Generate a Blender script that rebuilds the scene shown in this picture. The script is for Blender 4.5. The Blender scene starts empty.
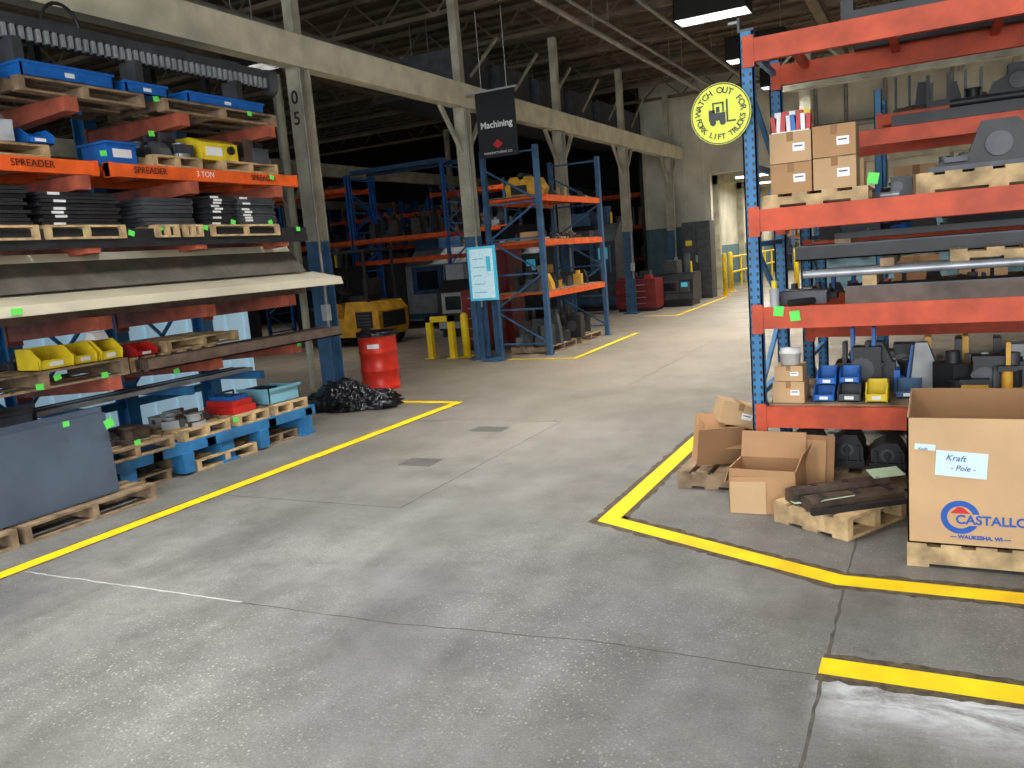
import bpy, bmesh, math, random
from mathutils import Matrix, Vector, noise
random.seed(7)
scene = bpy.context.scene
scene.view_settings.view_transform = 'Standard'
COL = scene.collection

# ---------------------------------------------------------------- materials
def srgb(c):
    return tuple(((x/255)/12.92 if x/255 <= .04045 else (((x/255)+.055)/1.055)**2.4) for x in c)
_m = {}
def mat(name, rgb, rough=.6, metal=0, var=.15, scale=6, bump=.05, emit=0, rgb2=None, coat=0):
    if name in _m: return _m[name]
    m = bpy.data.materials.new(name); m.use_nodes = True
    nt = m.node_tree; b = nt.nodes['Principled BSDF']
    c = srgb(rgb)
    tc = nt.nodes.new('ShaderNodeTexCoord')
    n = nt.nodes.new('ShaderNodeTexNoise'); n.inputs['Scale'].default_value = scale; n.inputs['Detail'].default_value = 5
    nt.links.new(tc.outputs['Object'], n.inputs['Vector'])
    r = nt.nodes.new('ShaderNodeValToRGB')
    lo = srgb(rgb2) if rgb2 else tuple(x*(1-var*1.6) for x in c)
    hi = c if rgb2 else tuple(min(1, x*(1+var)) for x in c)
    r.color_ramp.elements[0].position = .33; r.color_ramp.elements[1].position = .66
    r.color_ramp.elements[0].color = (*lo, 1); r.color_ramp.elements[1].color = (*hi, 1)
    nt.links.new(n.outputs['Fac'], r.inputs['Fac'])
    nt.links.new(r.outputs['Color'], b.inputs['Base Color'])
    b.inputs['Roughness'].default_value = rough; b.inputs['Metallic'].default_value = metal
    if coat: b.inputs['Coat Weight'].default_value = coat
    if emit:
        b.inputs['Emission Color'].default_value = (*c, 1); b.inputs['Emission Strength'].default_value = emit
    if bump:
        bp = nt.nodes.new('ShaderNodeBump'); bp.inputs['Strength'].default_value = bump; bp.inputs['Distance'].default_value = .02
        nt.links.new(n.outputs['Fac'], bp.inputs['Height']); nt.links.new(bp.outputs['Normal'], b.inputs['Normal'])
    _m[name] = m; return m

RED   = mat('rack_beam_red', (196,76,42), .6, var=.16)
ORG   = mat('rack_beam_orange', (226,92,30), .5, var=.14)
SALM  = mat('arm_red_oxide', (166,84,62), .6, var=.25)
BLUE  = mat('rack_blue', (46,114,164), .5, var=.15)
BLUED = mat('rack_dark_blue', (52,86,118), .55, var=.2)
BLUEB = mat('bright_blue', (24,98,178), .45, var=.14)
CREAM = mat('cream_paint', (212,204,178), .6, var=.12, scale=3)
CREAMD= mat('cream_dirty', (168,162,142), .7, var=.2, scale=3)
WOOD  = mat('pallet_wood', (184,156,114), .8, var=.28, scale=9)
WOODD = mat('pallet_wood_old', (136,114,88), .85, var=.3, scale=9)
CARD  = mat('cardboard', (174,134,94), .85, var=.06, scale=3)
CARDL = mat('cardboard_light', (190,156,116), .85, var=.06, scale=3)
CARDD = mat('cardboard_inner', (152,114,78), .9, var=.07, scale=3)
BLK   = mat('black_steel', (42,42,44), .5, .2, var=.2)
DKG   = mat('dark_grey_steel', (72,74,78), .5, .2, var=.2)
SLATE = mat('slate_plate', (82,95,112), .5, .2, var=.14, scale=2)
STEEL = mat('bare_steel', (165,168,172), .4, .5, var=.15)
BRN   = mat('brown_steel', (92,76,66), .6, .2, var=.25)
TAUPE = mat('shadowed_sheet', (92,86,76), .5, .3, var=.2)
RUST  = mat('rusty_iron', (78,64,54), .6, .2, var=.3, scale=12)
BEIGE = mat('beige_sheet_metal', (194,186,162), .45, .2, var=.1, scale=2)
YEL   = mat('yellow_plastic', (224,196,38), .5, var=.1)
YELM  = mat('machine_yellow', (200,148,38), .5, var=.2)
SAFE  = mat('safety_yellow', (240,202,20), .5, var=.08)
REDP  = mat('red_plastic', (186,36,32), .45, var=.12)
REDK  = mat('dark_red_paint', (118,32,30), .5, var=.15)
DRUM  = mat('drum_red', (214,48,30), .35, .05, var=.12)
WHT   = mat('white_paint', (228,228,226), .5, var=.04)
WHTM  = mat('machine_white', (160,165,168), .5, var=.12)
LGR   = mat('light_grey', (150,153,154), .5, var=.12)
GRN   = mat('green_tag', (100,225,90), .6, var=.04)
TEAL  = mat('teal_plastic', (116,168,186), .4, var=.12)
BAG   = mat('black_plastic_bag', (20,20,23), .24, var=.3, scale=16, bump=.8)
TAPE  = mat('floor_tape_yellow', (250,210,0), .5, var=.10, scale=5, rgb2=(226,184,12))
EDGE  = mat('floor_tape_worn_edge', (80,70,52), .85, var=.4, scale=25)
CRACK = mat('floor_seam_dark', (82,79,72), .9, var=.25, scale=12)
SCUFF = mat('floor_scuff_white', (168,168,165), .9, var=.15, scale=12)
PLATE = mat('floor_plate', (84,82,78), .6, .2, var=.15)
ROOF  = mat('roof_deck', (100,84,66), .85, var=.2, scale=2)
ROOFS = mat('roof_steel', (112,98,80), .8, var=.2, scale=2)
PIPE  = mat('pipe_grey', (146,142,134), .6, .2, var=.15)
SGREEN= mat('sign_lime', (222,230,72), .5, var=.02)
SBLK  = mat('sign_black', (24,26,30), .4, var=.05)
POST  = mat('poster_cyan', (80,190,218), .5, var=.05, emit=.2)  # faint glow put into the poster colour; also used on machine screens
POSTW = mat('poster_white', (196,226,234), .5, var=.12, scale=30, emit=.3)  # self-glow keeps the board bright, no lamp behind it
LAMP  = mat('lamp_diffuser', (255,246,225), .5, var=0, bump=0, emit=5)
LOGO  = mat('logo_blue', (30,80,165), .7, var=.03)
INK   = mat('marker_ink', (60,80,130), .7, var=.03)
GLASS = mat('machine_window', (30,36,42), .1, var=.1)
PALEB = mat('pale_blue_panel', (168,200,216), .5, var=.12, scale=2, emit=.45)  # emission put into the panel to lift its brightness; it is no lamp
PGRN  = mat('pale_green_sheet', (186,210,178), .6, var=.06)
PLAB  = mat('paper_label', (196,220,230), .5, var=.03)
HOUS  = mat('lamp_housing_black', (26,25,24), .8, var=.1)

# ---------------------------------------------------------------- mesh builder
class MB:
    def __init__(s): s.v=[]; s.f=[]; s.mi=[]; s.sm=[]; s.mats=[]
    def _m(s, m):
        if m not in s.mats: s.mats.append(m)
        return s.mats.index(m)
    def add(s, vs, fs, m, smooth=False, M=None):
        o=len(s.v)
        for p in vs:
            p=Vector(p)
            if M is not None: p=M@p
            s.v.append(p)
        k=s._m(m)
        for f in fs: s.f.append([i+o for i in f]); s.mi.append(k); s.sm.append(smooth)
    def box(s,x0,y0,z0,x1,y1,z1,m,M=None):
        s.add([(x0,y0,z0),(x1,y0,z0),(x1,y1,z0),(x0,y1,z0),(x0,y0,z1),(x1,y0,z1),(x1,y1,z1),(x0,y1,z1)],
              [(0,3,2,1),(4,5,6,7),(0,1,5,4),(1,2,6,5),(2,3,7,6),(3,0,4,7)],m,M=M)
    def cbox(s,cx,cy,cz,w,d,h,m,rz=0,rx=0,ry=0):
        M=Matrix.Translation((cx,cy,cz))@Matrix.Rotation(rz,4,'Z')@Matrix.Rotation(rx,4,'X')@Matrix.Rotation(ry,4,'Y')
        s.box(-w/2,-d/2,-h/2,w/2,d/2,h/2,m,M=M)
    def bar(s,p,q,w,h,m):
        p=Vector(p);q=Vector(q);d=q-p;L=d.length
        M=Matrix.Translation(p)@d.to_track_quat('Z','Y').to_matrix().to_4x4()
        s.box(-w/2,-h/2,0,w/2,h/2,L,m,M=M)
    def cyl(s,p,q,r,m,r2=None,n=14,caps=True):
        p=Vector(p);q=Vector(q);d=q-p
        if r2 is None:r2=r
        M=Matrix.Translation(p)@d.to_track_quat('Z','Y').to_matrix().to_4x4();L=d.length
        vs=[];
        for (z,rr) in((0,r),(L,r2)):
            for i in range(n):
                a=2*math.pi*i/n; vs.append((rr*math.cos(a),rr*math.sin(a),z))
        s.add(vs,[(i,(i+1)%n,n+(i+1)%n,n+i) for i in range(n)],m,True,M)
        if caps: s.add(vs,[tuple(range(n-1,-1,-1)),tuple(range(n,2*n))],m,False,M)
    def lathe(s,c,prof,m,n=28,smooth=True):
        vs=[];fs=[]
        for r,z in prof:
            for i in range(n):
                a=2*math.pi*i/n; vs.append((c[0]+r*math.cos(a),c[1]+r*math.sin(a),c[2]+z))
        for k in range(len(prof)-1):
            for i in range(n):
                j=(i+1)%n; fs.append((k*n+i,k*n+j,(k+1)*n+j,(k+1)*n+i))
        s.add(vs,fs,m,smooth)
    def prism(s,pts,axis,a0,a1,m,M=None):
        n=len(pts);vs=[]
        for a in(a0,a1):
            for (p,q) in pts:
                vs.append({'x':(a,p,q),'y':(p,a,q),'z':(p,q,a)}[axis])
        s.add(vs,[tuple(range(n-1,-1,-1)),tuple(range(n,2*n))]+[(i,(i+1)%n,n+(i+1)%n,n+i) for i in range(n)],m,M=M)
    def tube(s,pts,r,m,n=8):
        for a,b in zip(pts[:-1],pts[1:]): s.cyl(a,b,r,m,n=n)
    def done(s,name,rot=0,bevel=0,origin=None):
        xs=[p.x for p in s.v];ys=[p.y for p in s.v];zs=[p.z for p in s.v]
        o=Vector(origin) if origin else Vector(((min(xs)+max(xs))/2,(min(ys)+max(ys))/2,min(zs)))
        me=bpy.data.meshes.new(name); me.from_pydata([tuple(p-o) for p in s.v],[],s.f)
        for m in s.mats: me.materials.append(m)
        me.polygons.foreach_set('material_index',s.mi); me.polygons.foreach_set('use_smooth',s.sm)
        bm=bmesh.new(); bm.from_mesh(me); bmesh.ops.recalc_face_normals(bm,faces=bm.faces); bm.to_mesh(me); bm.free()
        ob=bpy.data.objects.new(name,me); ob.location=o; ob.rotation_euler[2]=rot; COL.objects.link(ob)
        if bevel:
            b=ob.modifiers.new('bevel','BEVEL'); b.width=bevel; b.segments=2; b.limit_method='ANGLE'
        return ob

def text(body,size,loc,rot,m,parent,name='lettering',ext=.001,align='CENTER',bold=0,shear=0):
    c=bpy.data.curves.new(name,'FONT'); c.body=body; c.size=size; c.align_x=align; c.align_y='CENTER'; c.extrude=ext; c.offset=bold; c.shear=shear
    c.materials.append(m); o=bpy.data.objects.new(name,c); COL.objects.link(o)
    o.location=Vector(loc); o.rotation_euler=rot
    o.parent=parent; o.matrix_parent_inverse=(Matrix.Translation(parent.location)@Matrix.Rotation(parent.rotation_euler[2],4,'Z')).inverted()
    return o
FACE=(math.pi/2,0,0)          # faces -Y
FACEX=(math.pi/2,0,math.pi/2) # faces +X

# ---------------------------------------------------------------- floor
def floor_material():
    m=bpy.data.materials.new('concrete_floor'); m.use_nodes=True; nt=m.node_tree; b=nt.nodes['Principled BSDF']; L=nt.links.new
    tc=nt.nodes.new('ShaderNodeTexCoord')
    def N(scale,detail=6,rough=.6,dist=0,st=None):
        n=nt.nodes.new('ShaderNodeTexNoise'); n.inputs['Scale'].default_value=scale; n.inputs['Detail'].default_value=detail
        n.inputs['Roughness'].default_value=rough; n.inputs['Distortion'].default_value=dist
        if st:
            mp=nt.nodes.new('ShaderNodeMapping'); mp.inputs['Scale'].default_value=st; L(tc.outputs['Object'],mp.inputs[0]); L(mp.outputs[0],n.inputs['Vector'])
        else: L(tc.outputs['Object'],n.inputs['Vector'])
        return n
    def R(src,p0,p1,c0,c1):
        r=nt.nodes.new('ShaderNodeValToRGB'); r.color_ramp.elements[0].position=p0; r.color_ramp.elements[1].position=p1
        r.color_ramp.elements[0].color=(*srgb(c0),1); r.color_ramp.elements[1].color=(*srgb(c1),1); L(src,r.inputs['Fac']); return r
    def X(fac,a,bb,mode='MIX'):
        x=nt.nodes.new('ShaderNodeMix'); x.data_type='RGBA'; x.blend_type=mode
        if isinstance(fac,float): x.inputs[0].default_value=fac
        else: L(fac,x.inputs[0])
        L(a,x.inputs[6]); L(bb,x.inputs[7]); return x.outputs[2]
    def MR(src,a,bb,c=0,d=1):
        r=nt.nodes.new('ShaderNodeMapRange'); L(src,r.inputs[0]); r.inputs[1].default_value=a; r.inputs[2].default_value=bb; r.inputs[3].default_value=c; r.inputs[4].default_value=d; return r.outputs[0]
    def MUL(a,bb):
        k=nt.nodes.new('ShaderNodeMath'); k.operation='MULTIPLY'; L(a,k.inputs[0])
        if isinstance(bb,float): k.inputs[1].default_value=bb
        else: L(bb,k.inputs[1])
        return k.outputs[0]
    def RGB(c):
        k=nt.nodes.new('ShaderNodeRGB'); k.outputs[0].default_value=(*srgb(c),1); return k.outputs[0]
    sep=nt.nodes.new('ShaderNodeSeparateXYZ'); L(tc.outputs['Object'],sep.inputs[0])
    big=R(N(.5,6,.62,.4).outputs['Fac'],.38,.62,(120,121,120),(146,145,141))
    mid=R(N(3,8,.74,.3).outputs['Fac'],.32,.68,(188,187,184),(250,250,249))
    col=X(.8,big.outputs['Color'],mid.outputs['Color'],'MULTIPLY')
    streak=R(N(1.4,6,.6,.3,(1.6,.3,1)).outputs['Fac'],.36,.6,(200,198,194),(255,255,255))
    col=X(.6,col,streak.outputs['Color'],'MULTIPLY')
    tan=R(N(1.2,7,.65,.3).outputs['Fac'],.3,.7,(130,117,96),(156,142,119))
    col=X(MR(sep.outputs['Y'],3.5,11.5,0,.8),col,tan.outputs['Color'])  # warm tan painted in with distance, standing for reflected window glow
    st=R(N(2.6,5,.55,.8).outputs['Fac'],.57,.69,(0,0,0),(255,255,255))
    col=X(MUL(st.outputs['Color'],.28),col,RGB((88,85,79)))
    st2=R(N(9,3,.5,.5).outputs['Fac'],.66,.73,(0,0,0),(255,255,255))
    col=X(MUL(st2.outputs['Color'],.35),col,RGB((82,79,74)))
    # exposed aggregate
    patch=R(N(.8,5).outputs['Fac'],.40,.60,(70,70,70),(255,255,255))
    near=MR(sep.outputs['Y'],6,2.5,.25,1)
    for sc,am,cc in ((52,.7,(208,203,190)),(75,.85,(78,74,68)),(110,.55,(198,194,184))):
        v=nt.nodes.new('ShaderNodeTexVoronoi'); v.inputs['Scale'].default_value=sc; L(tc.outputs['Object'],v.inputs['Vector'])
        sp=MR(v.outputs['Distance'],.14,.36,1,0)
        rnd=nt.nodes.new('ShaderNodeSeparateXYZ'); L(v.outputs['Color'],rnd.inputs[0])
        f=MUL(MUL(MUL(MUL(sp,patch.outputs['Color']),MR(rnd.outputs[0],.2,1)),near),am)
        col=X(f,col,RGB(cc))
    fine=R(N(90,3,.7).outputs['Fac'],.3,.7,(186,186,186),(255,255,255))
    col=X(.75,col,fine.outputs['Color'],'MULTIPLY')
    # spilled white paint wiped along the front of the near marking
    sx=MR(sep.outputs['X'],-.44,-.30); sy=MR(sep.outputs['Y'],2.62,2.98); sy2=MR(sep.outputs['Y'],3.16,3.1)
    add=nt.nodes.new('ShaderNodeMath'); add.operation='POWER'; L(sy,add.inputs[0]); add.inputs[1].default_value=2
    f=MUL(MUL(MUL(MUL(sx,add.outputs[0]),sy2),MR(N(6,8,.75,.6,(.5,1.3,1)).outputs['Fac'],.36,.60)),.85)
    col=X(f,col,RGB((204,208,212)))
    L(col,b.inputs['Base Color'])
    L(MR(N(2,6).outputs['Fac'],.3,.7,.38,.72),b.inputs['Roughness'])
    bp=nt.nodes.new('ShaderNodeBump'); bp.inputs['Strength'].default_value=.3; bp.inputs['Distance'].default_value=.004
    L(N(70,4).outputs['Fac'],bp.inputs['Height']); L(bp.outputs['Normal'],b.inputs['Normal'])
    return m
FL=floor_material()
b=MB(); b.box(-30,-7,-.2,16,56,0,FL); b.done('floor',origin=(0,0,0))

def strip(name,pts,w,m,z0,z1,jit=0,seg=.25,wj=.12):
    b=MB(); rnd=random.Random(len(pts)*17+int(pts[0][0]*10))
    P=[Vector((p[0],p[1])) for p in pts]; Q=[P[0]]
    for a,c in zip(P[:-1],P[1:]):
        n=max(1,int((c-a).length/seg))
        for i in range(1,n+1):
            Q.append(a.lerp(c,i/n))
    if jit:
        for i in range(1,len(Q)-1): Q[i]=Q[i]+Vector((rnd.uniform(-jit,jit),rnd.uniform(-jit,jit)))
    Lf=[];Rt=[]
    for i,q in enumerate(Q):
        d0=(q-Q[i-1]).normalized() if i else (Q[1]-q).normalized()
        d1=(Q[i+1]-q).normalized() if i<len(Q)-1 else d0
        t=(d0+d1).normalized(); n=Vector((-t.y,t.x)); k=1/max(.4,n.dot(Vector((-d0.y,d0.x))))
        w1=w*(1+(rnd.uniform(-wj,wj) if jit else 0)); w2=w*(1+(rnd.uniform(-wj,wj) if jit else 0))
        Lf.append(q+n*w1/2*k); Rt.append(q-n*w2/2*k)
    n=len(Q); vs=[(p.x,p.y,z1) for p in Lf]+[(p.x,p.y,z1) for p in Rt]+[(p.x,p.y,z0) for p in Lf]+[(p.x,p.y,z0) for p in Rt]
    fs=[]
    for i in range(n-1):
        fs+=[(i,i+1,n+i+1,n+i),(2*n+i,3*n+i,3*n+i+1,2*n+i+1),(i,2*n+i,2*n+i+1,i+1),(n+i,n+i+1,3*n+i+1,3*n+i)]
    fs+=[(0,n,3*n,2*n),(n-1,3*n-1,4*n-1,2*n-1)]
    b.add(vs,fs,m); return b
def marking(pts,w=.1,edge=.04):
    e=strip('e',pts,w+edge*2,EDGE,0,.0012,jit=.005,seg=.04,wj=.11)
    t=strip('t',pts,w,TAPE,.0012,.0024)
    e.add(t.v,t.f,TAPE); e.done('floor_marking_line')
marking([(-5.2,1.2),(-5.2,8.4),(-6.1,8.42)],.12,.02)
marking([(-1.85,7.7),(-1.85,4.68),(-.42,4.08),(1.6,4.08)],.125,.045)
marking([(-.41,3.2),(1.6,3.2)],.13,.045)
marking([(-6.9,12.13),(-5.2,12.13),(-5.3,15.6)],.1,.02)
marking([(-6.4,19.4),(-5.5,19.2),(-5.6,25.0)],.1,.02)
def seam(pts,w,m=CRACK,j=.01): strip('c',pts,w,m,0,.0009,jit=j,seg=.06,wj=.4).done('floor_seam')
seam([(-.39,-1),(-.39,4.02)],.014,j=.004)
seam([(-.39,4.15),(-.39,5.4)],.010,j=.004)
seam([(-3.3,2.95),(-2.3,3.0),(-1.3,3.12),(-.4,3.12)],.008,j=.006)
seam([(-5.1,2.9),(-3.3,2.96)],.010,SCUFF,j=.005)
seam([(-3.4,4.58),(-3.41,7.45),(-3.5,7.5)],.012,j=.004)
seam([(-5.1,4.55),(-3.4,4.58)],.007,j=.004)
seam([(-5.1,7.4),(-3.41,7.47)],.012,j=.004)
seam([(-3.4,9.5),(-3.4,14)],.012)
for (x,y,w,d) in ((-4.0,5.76,.3,.22),(-4.02,7.06,.34,.2)):
    b=MB(); b.box(x-w/2,y-d/2,0,x+w/2,y+d/2,.0015,PLATE); b.box(x-w/2-.012,y-d/2-.012,0,x+w/2+.012,y+d/2+.012,.0008,CRACK); b.done('floor_access_plate')

# ---------------------------------------------------------------- walls / roof
WB=mat('wall_cream', (198,193,174), .8, var=.16, scale=1.2)
WBLUE=mat('wall_blue_band', (84,112,122), .7, var=.15, scale=2)
WDK=mat('wall_dark', (60,56,50), .85, var=.2, scale=1)
def panelled(b,x0,x1,y,t,z0,z1,m,step=.6):
    b.box(x0,y,z0,x1,y+t,z1,m); x=x0+.05
    while x<x1-.05:
        b.box(x,y-.03,z0,x+.07,y,z1,m); x+=step
b=MB(); panelled(b,-8.2,-6.1,25.6,.25,2.2,6.8,WB); panelled(b,-8.2,-6.1,25.6,.25,0,2.2,WBLUE)
b.box(-6.1,25.6,3.7,-3.4,25.85,6.8,WB)
panelled(b,-3.4,16,25.6,.25,2.2,6.8,WB,1.2); panelled(b,-3.4,16,25.6,.25,0,2.2,WBLUE,1.2); b.done('wall_back')
b=MB(); b.box(-8.4,25.85,0,-8.2,56,6.8,WDK); b.box(-30,44,0,-8.4,44.2,6.8,WDK); b.done('wall_bay_back')
b=MB(); b.box(-30.2,-7,0,-30,56,6.8,WDK); b.done('wall_left')
b=MB(); b.box(16,-7,0,16.2,56,6.8,WB); b.done('wall_right')
CW=mat('corridor_wall', (192,186,166), .8, var=.12, scale=1.5)
b=MB(); b.box(-7.0,25.85,0,-6.85,56,3.9,CW); b.box(-3.2,25.85,0,-3.05,56,3.9,CW); b.box(-6.85,54,0,-3.2,54.2,3.9,CW)
b.box(-7,25.85,3.9,-3.05,56,4.0,CREAMD)
for y in range(29,54,4):
    b.box(-6.85,y,0,-6.65,y+.25,3.9,CREAMD); b.box(-3.4,y,0,-3.2,y+.25,3.9,CREAMD); b.box(-6.85,y,3.6,-3.2,y+.2,3.9,CREAMD)
    b.box(-6.85,y+.25,0,-6.84,y+4,1.5,WBLUE)
b.done('wall_corridor')
b=MB(); b.box(-30,-7,6.8,16,56,6.9,ROOF)
y=-6
while y<26:
    b.box(-30,y,6.74,16,y+.12,6.8,ROOFS); y+=.55
b.done('ceiling')
b=MB()
for k in range(12):
    y=-1+2.4*k
    for z in (6.66,6.12): b.box(-26,y-.05,z-.04,14,y+.05,z+.04,ROOFS)
    x=-26;up=True
    while x<14:
        b.bar((x,y,6.12 if up else 6.66),(x+.6,y,6.66 if up else 6.12),.03,.03,ROOFS); x+=.6; up=not up
b.done('roof_truss')
b=MB()
for x in (-12,-2.0,4,9):
    b.box(x-.1,-6,5.85,x+.1,25.5,5.89,ROOFS); b.box(x-.015,-6,5.89,x+.015,25.5,6.06,ROOFS); b.box(x-.1,-6,6.03,x+.1,25.5,6.07,ROOFS)
b.done('roof_purlin')
b=MB()
for (x,z,r) in ((-5.6,5.7,.05),(-5.3,5.75,.03),(-9.6,5.7,.1),(-4.6,5.95,.04),(0.6,5.6,.06),(-9.2,5.3,.05),(1.7,5.3,.08)):
    b.cyl((x,-5,z),(x,25.5,z),r,PIPE,n=10)
    for y in range(0,25,5): b.cyl((x,y,z),(x,y,6.7),.01,PIPE,n=6)
b.done('ceiling_pipes')

# main girder and columns
b=MB()
b.box(-7.12,-4,4.22,-6.88,25.5,4.25,CREAM); b.box(-7.12,-4,4.53,-6.88,25.5,4.56,CREAM); b.box(-7.015,-4,4.25,-6.985,25.5,4.53,CREAM)
y=-3.8
while y<25: b.box(-7.1,y,4.25,-6.9,y+.015,4.53,CREAM); y+=2
b.box(-6.89,-4,4.2,-6.86,25.5,4.58,CREAM)
b.done('steel_girder')
def column(x,y,label=None,brace=True):
    b=MB()
    for (z0,z1,m) in ((0,2.1,BLUED),(2.1,4.22,CREAMD)):
        b.box(x-.1,y-.11,z0,x+.1,y-.09,z1,m); b.box(x-.1,y+.09,z0,x+.1,y+.11,z1,m); b.box(x-.012,y-.09,z0,x+.012,y+.09,z1,m)
    b.box(x-.18,y-.18,0,x+.18,y+.18,.03,BLUED)
    b.box(x-.07,y-.07,4.57,x+.07,y+.07,6.08,CREAMD)
    if brace:
        for s in (-1,1): b.bar((x,y+s*.1,3.5),(x,y+s*.7,4.2),.06,.06,CREAMD)
    else:
        b.cyl((x-.35,y,0.2),(x-.35,y,4.2),.05,CREAMD,n=10)
    b.cyl((x+.14,y-.14,0.9),(x+.14,y-.14,4.18),.018,PIPE,n=8)
    b.box(x+.1,y-.2,1.1,x+.18,y-.11,1.3,LGR)
    o=b.done('steel_column')
    if label: text(label[0],.22,(x-.0,y-.115,3.85),FACE,SBLK,o,bold=.004); text(label[1],.22,(x-.0,y-.115,3.6),FACE,SBLK,o,bold=.004)
    return o
for i,y in enumerate((8.3,12.3,16.3,20.3,24.3)): column(-7,y,'05' if i==0 else None,brace=i>0)
for x in (-14.5,-22):
    for y in (8.3,16.3,24.3): column(x,y)
b=MB()
for x in (-14.5,-22): b.box(x-.1,-4,4.23,x+.1,43,4.56,CREAMD)
b.done('steel_girder')

# ---------------------------------------------------------------- reusable builders
def pallet(x0,y0,z,w,d,m=WOOD,h=.125,rot=0,along='x',name='wooden_pallet'):
    b=MB(); t=.018
    x1=x0+w;y1=y0+d
    if along=='x':
        for k in range(3):
            yy=y0+(d-.05)*k/2; b.box(x0,yy,z+t,x1,yy+.05,z+h-t,m)
        n=max(4,int(w/.14))
        for k in range(n):
            xx=x0+(w-.09)*k/(n-1); b.box(xx,y0,z+h-t,xx+.09,y1,z+h,m)
        for k in range(3):
            xx=x0+(w-.1)*k/2; b.box(xx,y0,z,xx+.1,y1,z+t,m)
    else:
        for k in range(3):
            xx=x0+(w-.05)*k/2; b.box(xx,y0,z+t,xx+.05,y1,z+h-t,m)
        n=max(4,int(d/.14))
        for k in range(n):
            yy=y0+(d-.09)*k/(n-1); b.box(x0,yy,z+h-t,x1,yy+.09,z+h,m)
        for k in range(3):
            yy=y0+(d-.1)*k/2; b.box(x0,yy,z,x1,yy+.1,z+t,m)
    return b.done(name,rot=rot)

def carton(x,y,z,w,d,h,m=CARD,label=True,rot=0,name='cardboard_carton'):
    b=MB(); b.box(x,y,z,x+w,y+d,z+h,m)
    b.box(x+w*.42,y-.001,z+h*.7,x+w*.58,y,z+h,CARDD); b.box(x+w*.42,y-.001,z+h,x+w*.58,y+d+.001,z+h+.001,CARDD)
    if label:
        b.box(x+w*.56,y-.002,z+h*.35,x+w*.85,y-.001,z+h*.62,WHT); b.box(x+w*.6,y-.003,z+h*.5,x+w*.8,y-.002,z+h*.54,SBLK)
    return b.done(name,rot=rot,bevel=.003)

def hopper_bin(x,y,z,w,d,h,m,face='x',rot=0):
    b=MB(); t=.008
    if face=='x':
        b.box(x,y,z,x+d,y+w,z+t,m); b.box(x,y,z,x+t,y+w,z+h,m)
        pr=[(x,z),(x+d,z),(x+d+.02,z+h*.5),(x+d*.7,z+h),(x,z+h)]
        b.prism(pr,'y',y,y+t,m); b.prism(pr,'y',y+w-t,y+w,m); b.box(x+d-t,y,z,x+d,y+w,z+h*.45,m)
        b.box(x+d,y+w*.3,z+h*.15,x+d+.003,y+w*.7,z+h*.35,WHT)
    else:
        b.box(x,y,z,x+w,y+d,z+t,m); b.box(x,y+d-t,z,x+w,y+d,z+h,m)
        pr=[(y+d,z),(y,z),(y-.02,z+h*.5),(y+d*.3,z+h),(y+d,z+h)]
        b.prism(pr,'x',x,x+t,m); b.prism(pr,'x',x+w-t,x+w,m); b.box(x,y,z,x+w,y+t,z+h*.45,m)
        b.box(x+w*.3,y-.003,z+h*.15,x+w*.7,y,z+h*.35,WHT)
    return b.done('parts_bin',rot=rot)

def parts(x0,y0,x1,y1,z,n,seed,hmax=.2,mats=None,name='machine_parts'):
    r=random.Random(seed); b=MB(); mats=mats or [BLK,DKG,STEEL,RUST,BLK]
    for i in range(n):
        x=r.uniform(x0+.06,x1-.06); y=r.uniform(y0+.06,y1-.06); m=r.choice(mats); k=r.randrange(6); h=r.uniform(.3,1)*hmax; s=min(.11,(x1-x0)/3,(y1-y0)/3)*r.uniform(.7,1.2)
        if k==0:
            h=min(h,s*1.4)
            b.cyl((x,y,z),(x,y,z+h*.3),s,m,n=18); b.cyl((x,y,z+h*.3),(x,y,z+h),s*.62,m,n=14)
            b.cyl((x,y,z+h),(x,y,z+h*1.1),s*.75,m,n=14)
        elif k==1:
            b.box(x-s,y-s*.7,z,x+s,y+s*.7,z+h*.25,m); b.box(x-s,y-s*.7,z+h*.25,x-s*.7,y+s*.7,z+h,m); b.box(x+s*.7,y-s*.7,z+h*.25,x+s,y+s*.7,z+h,m)
        elif k==2:
            a=r.uniform(0,3.14); l=s*2; c=Vector((math.cos(a)*l,math.sin(a)*l,0)); p=Vector((x,y,z+s*.35))
            p.x=min(max(p.x,x0+l),x1-l) if x1-x0>2*l else (x0+x1)/2
            p.y=min(max(p.y,y0+l),y1-l) if y1-y0>2*l else (y0+y1)/2
            b.cyl(p-c*.8,p+c*.8,s*.35,m,n=12); b.cyl(p-c*.2,p+c*.2,s*.5,m,n=12)
        elif k==3:
            b.prism([(x-s,z),(x+s,z),(x+s*.8,z+h*.5),(x+s*.2,z+h),(x-s*.6,z+h)],'y',y-s*.6,y+s*.6,m)
        elif k==4:
            b.box(x-s*1.1,y-s*.8,z,x+s*1.1,y+s*.8,z+h*.7,m); b.box(x-s*1.15,y-s*.85,z+h*.7,x+s*1.15,y+s*.85,z+h*.78,m)
            b.cyl((x-s*.4,y-s*.86,z+h*.4),(x-s*.4,y-s*.8,z+h*.4),h*.2,DKG,n=12)
        else:
            b.cbox(x,y,z+h*.3,s*2,s*1.3,h*.6,m,rz=r.uniform(0,3)); b.cyl((x,y,z+h*.6),(x,y,z+h*.8),s*.4,m,n=12)
    return b.done(name)

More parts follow.
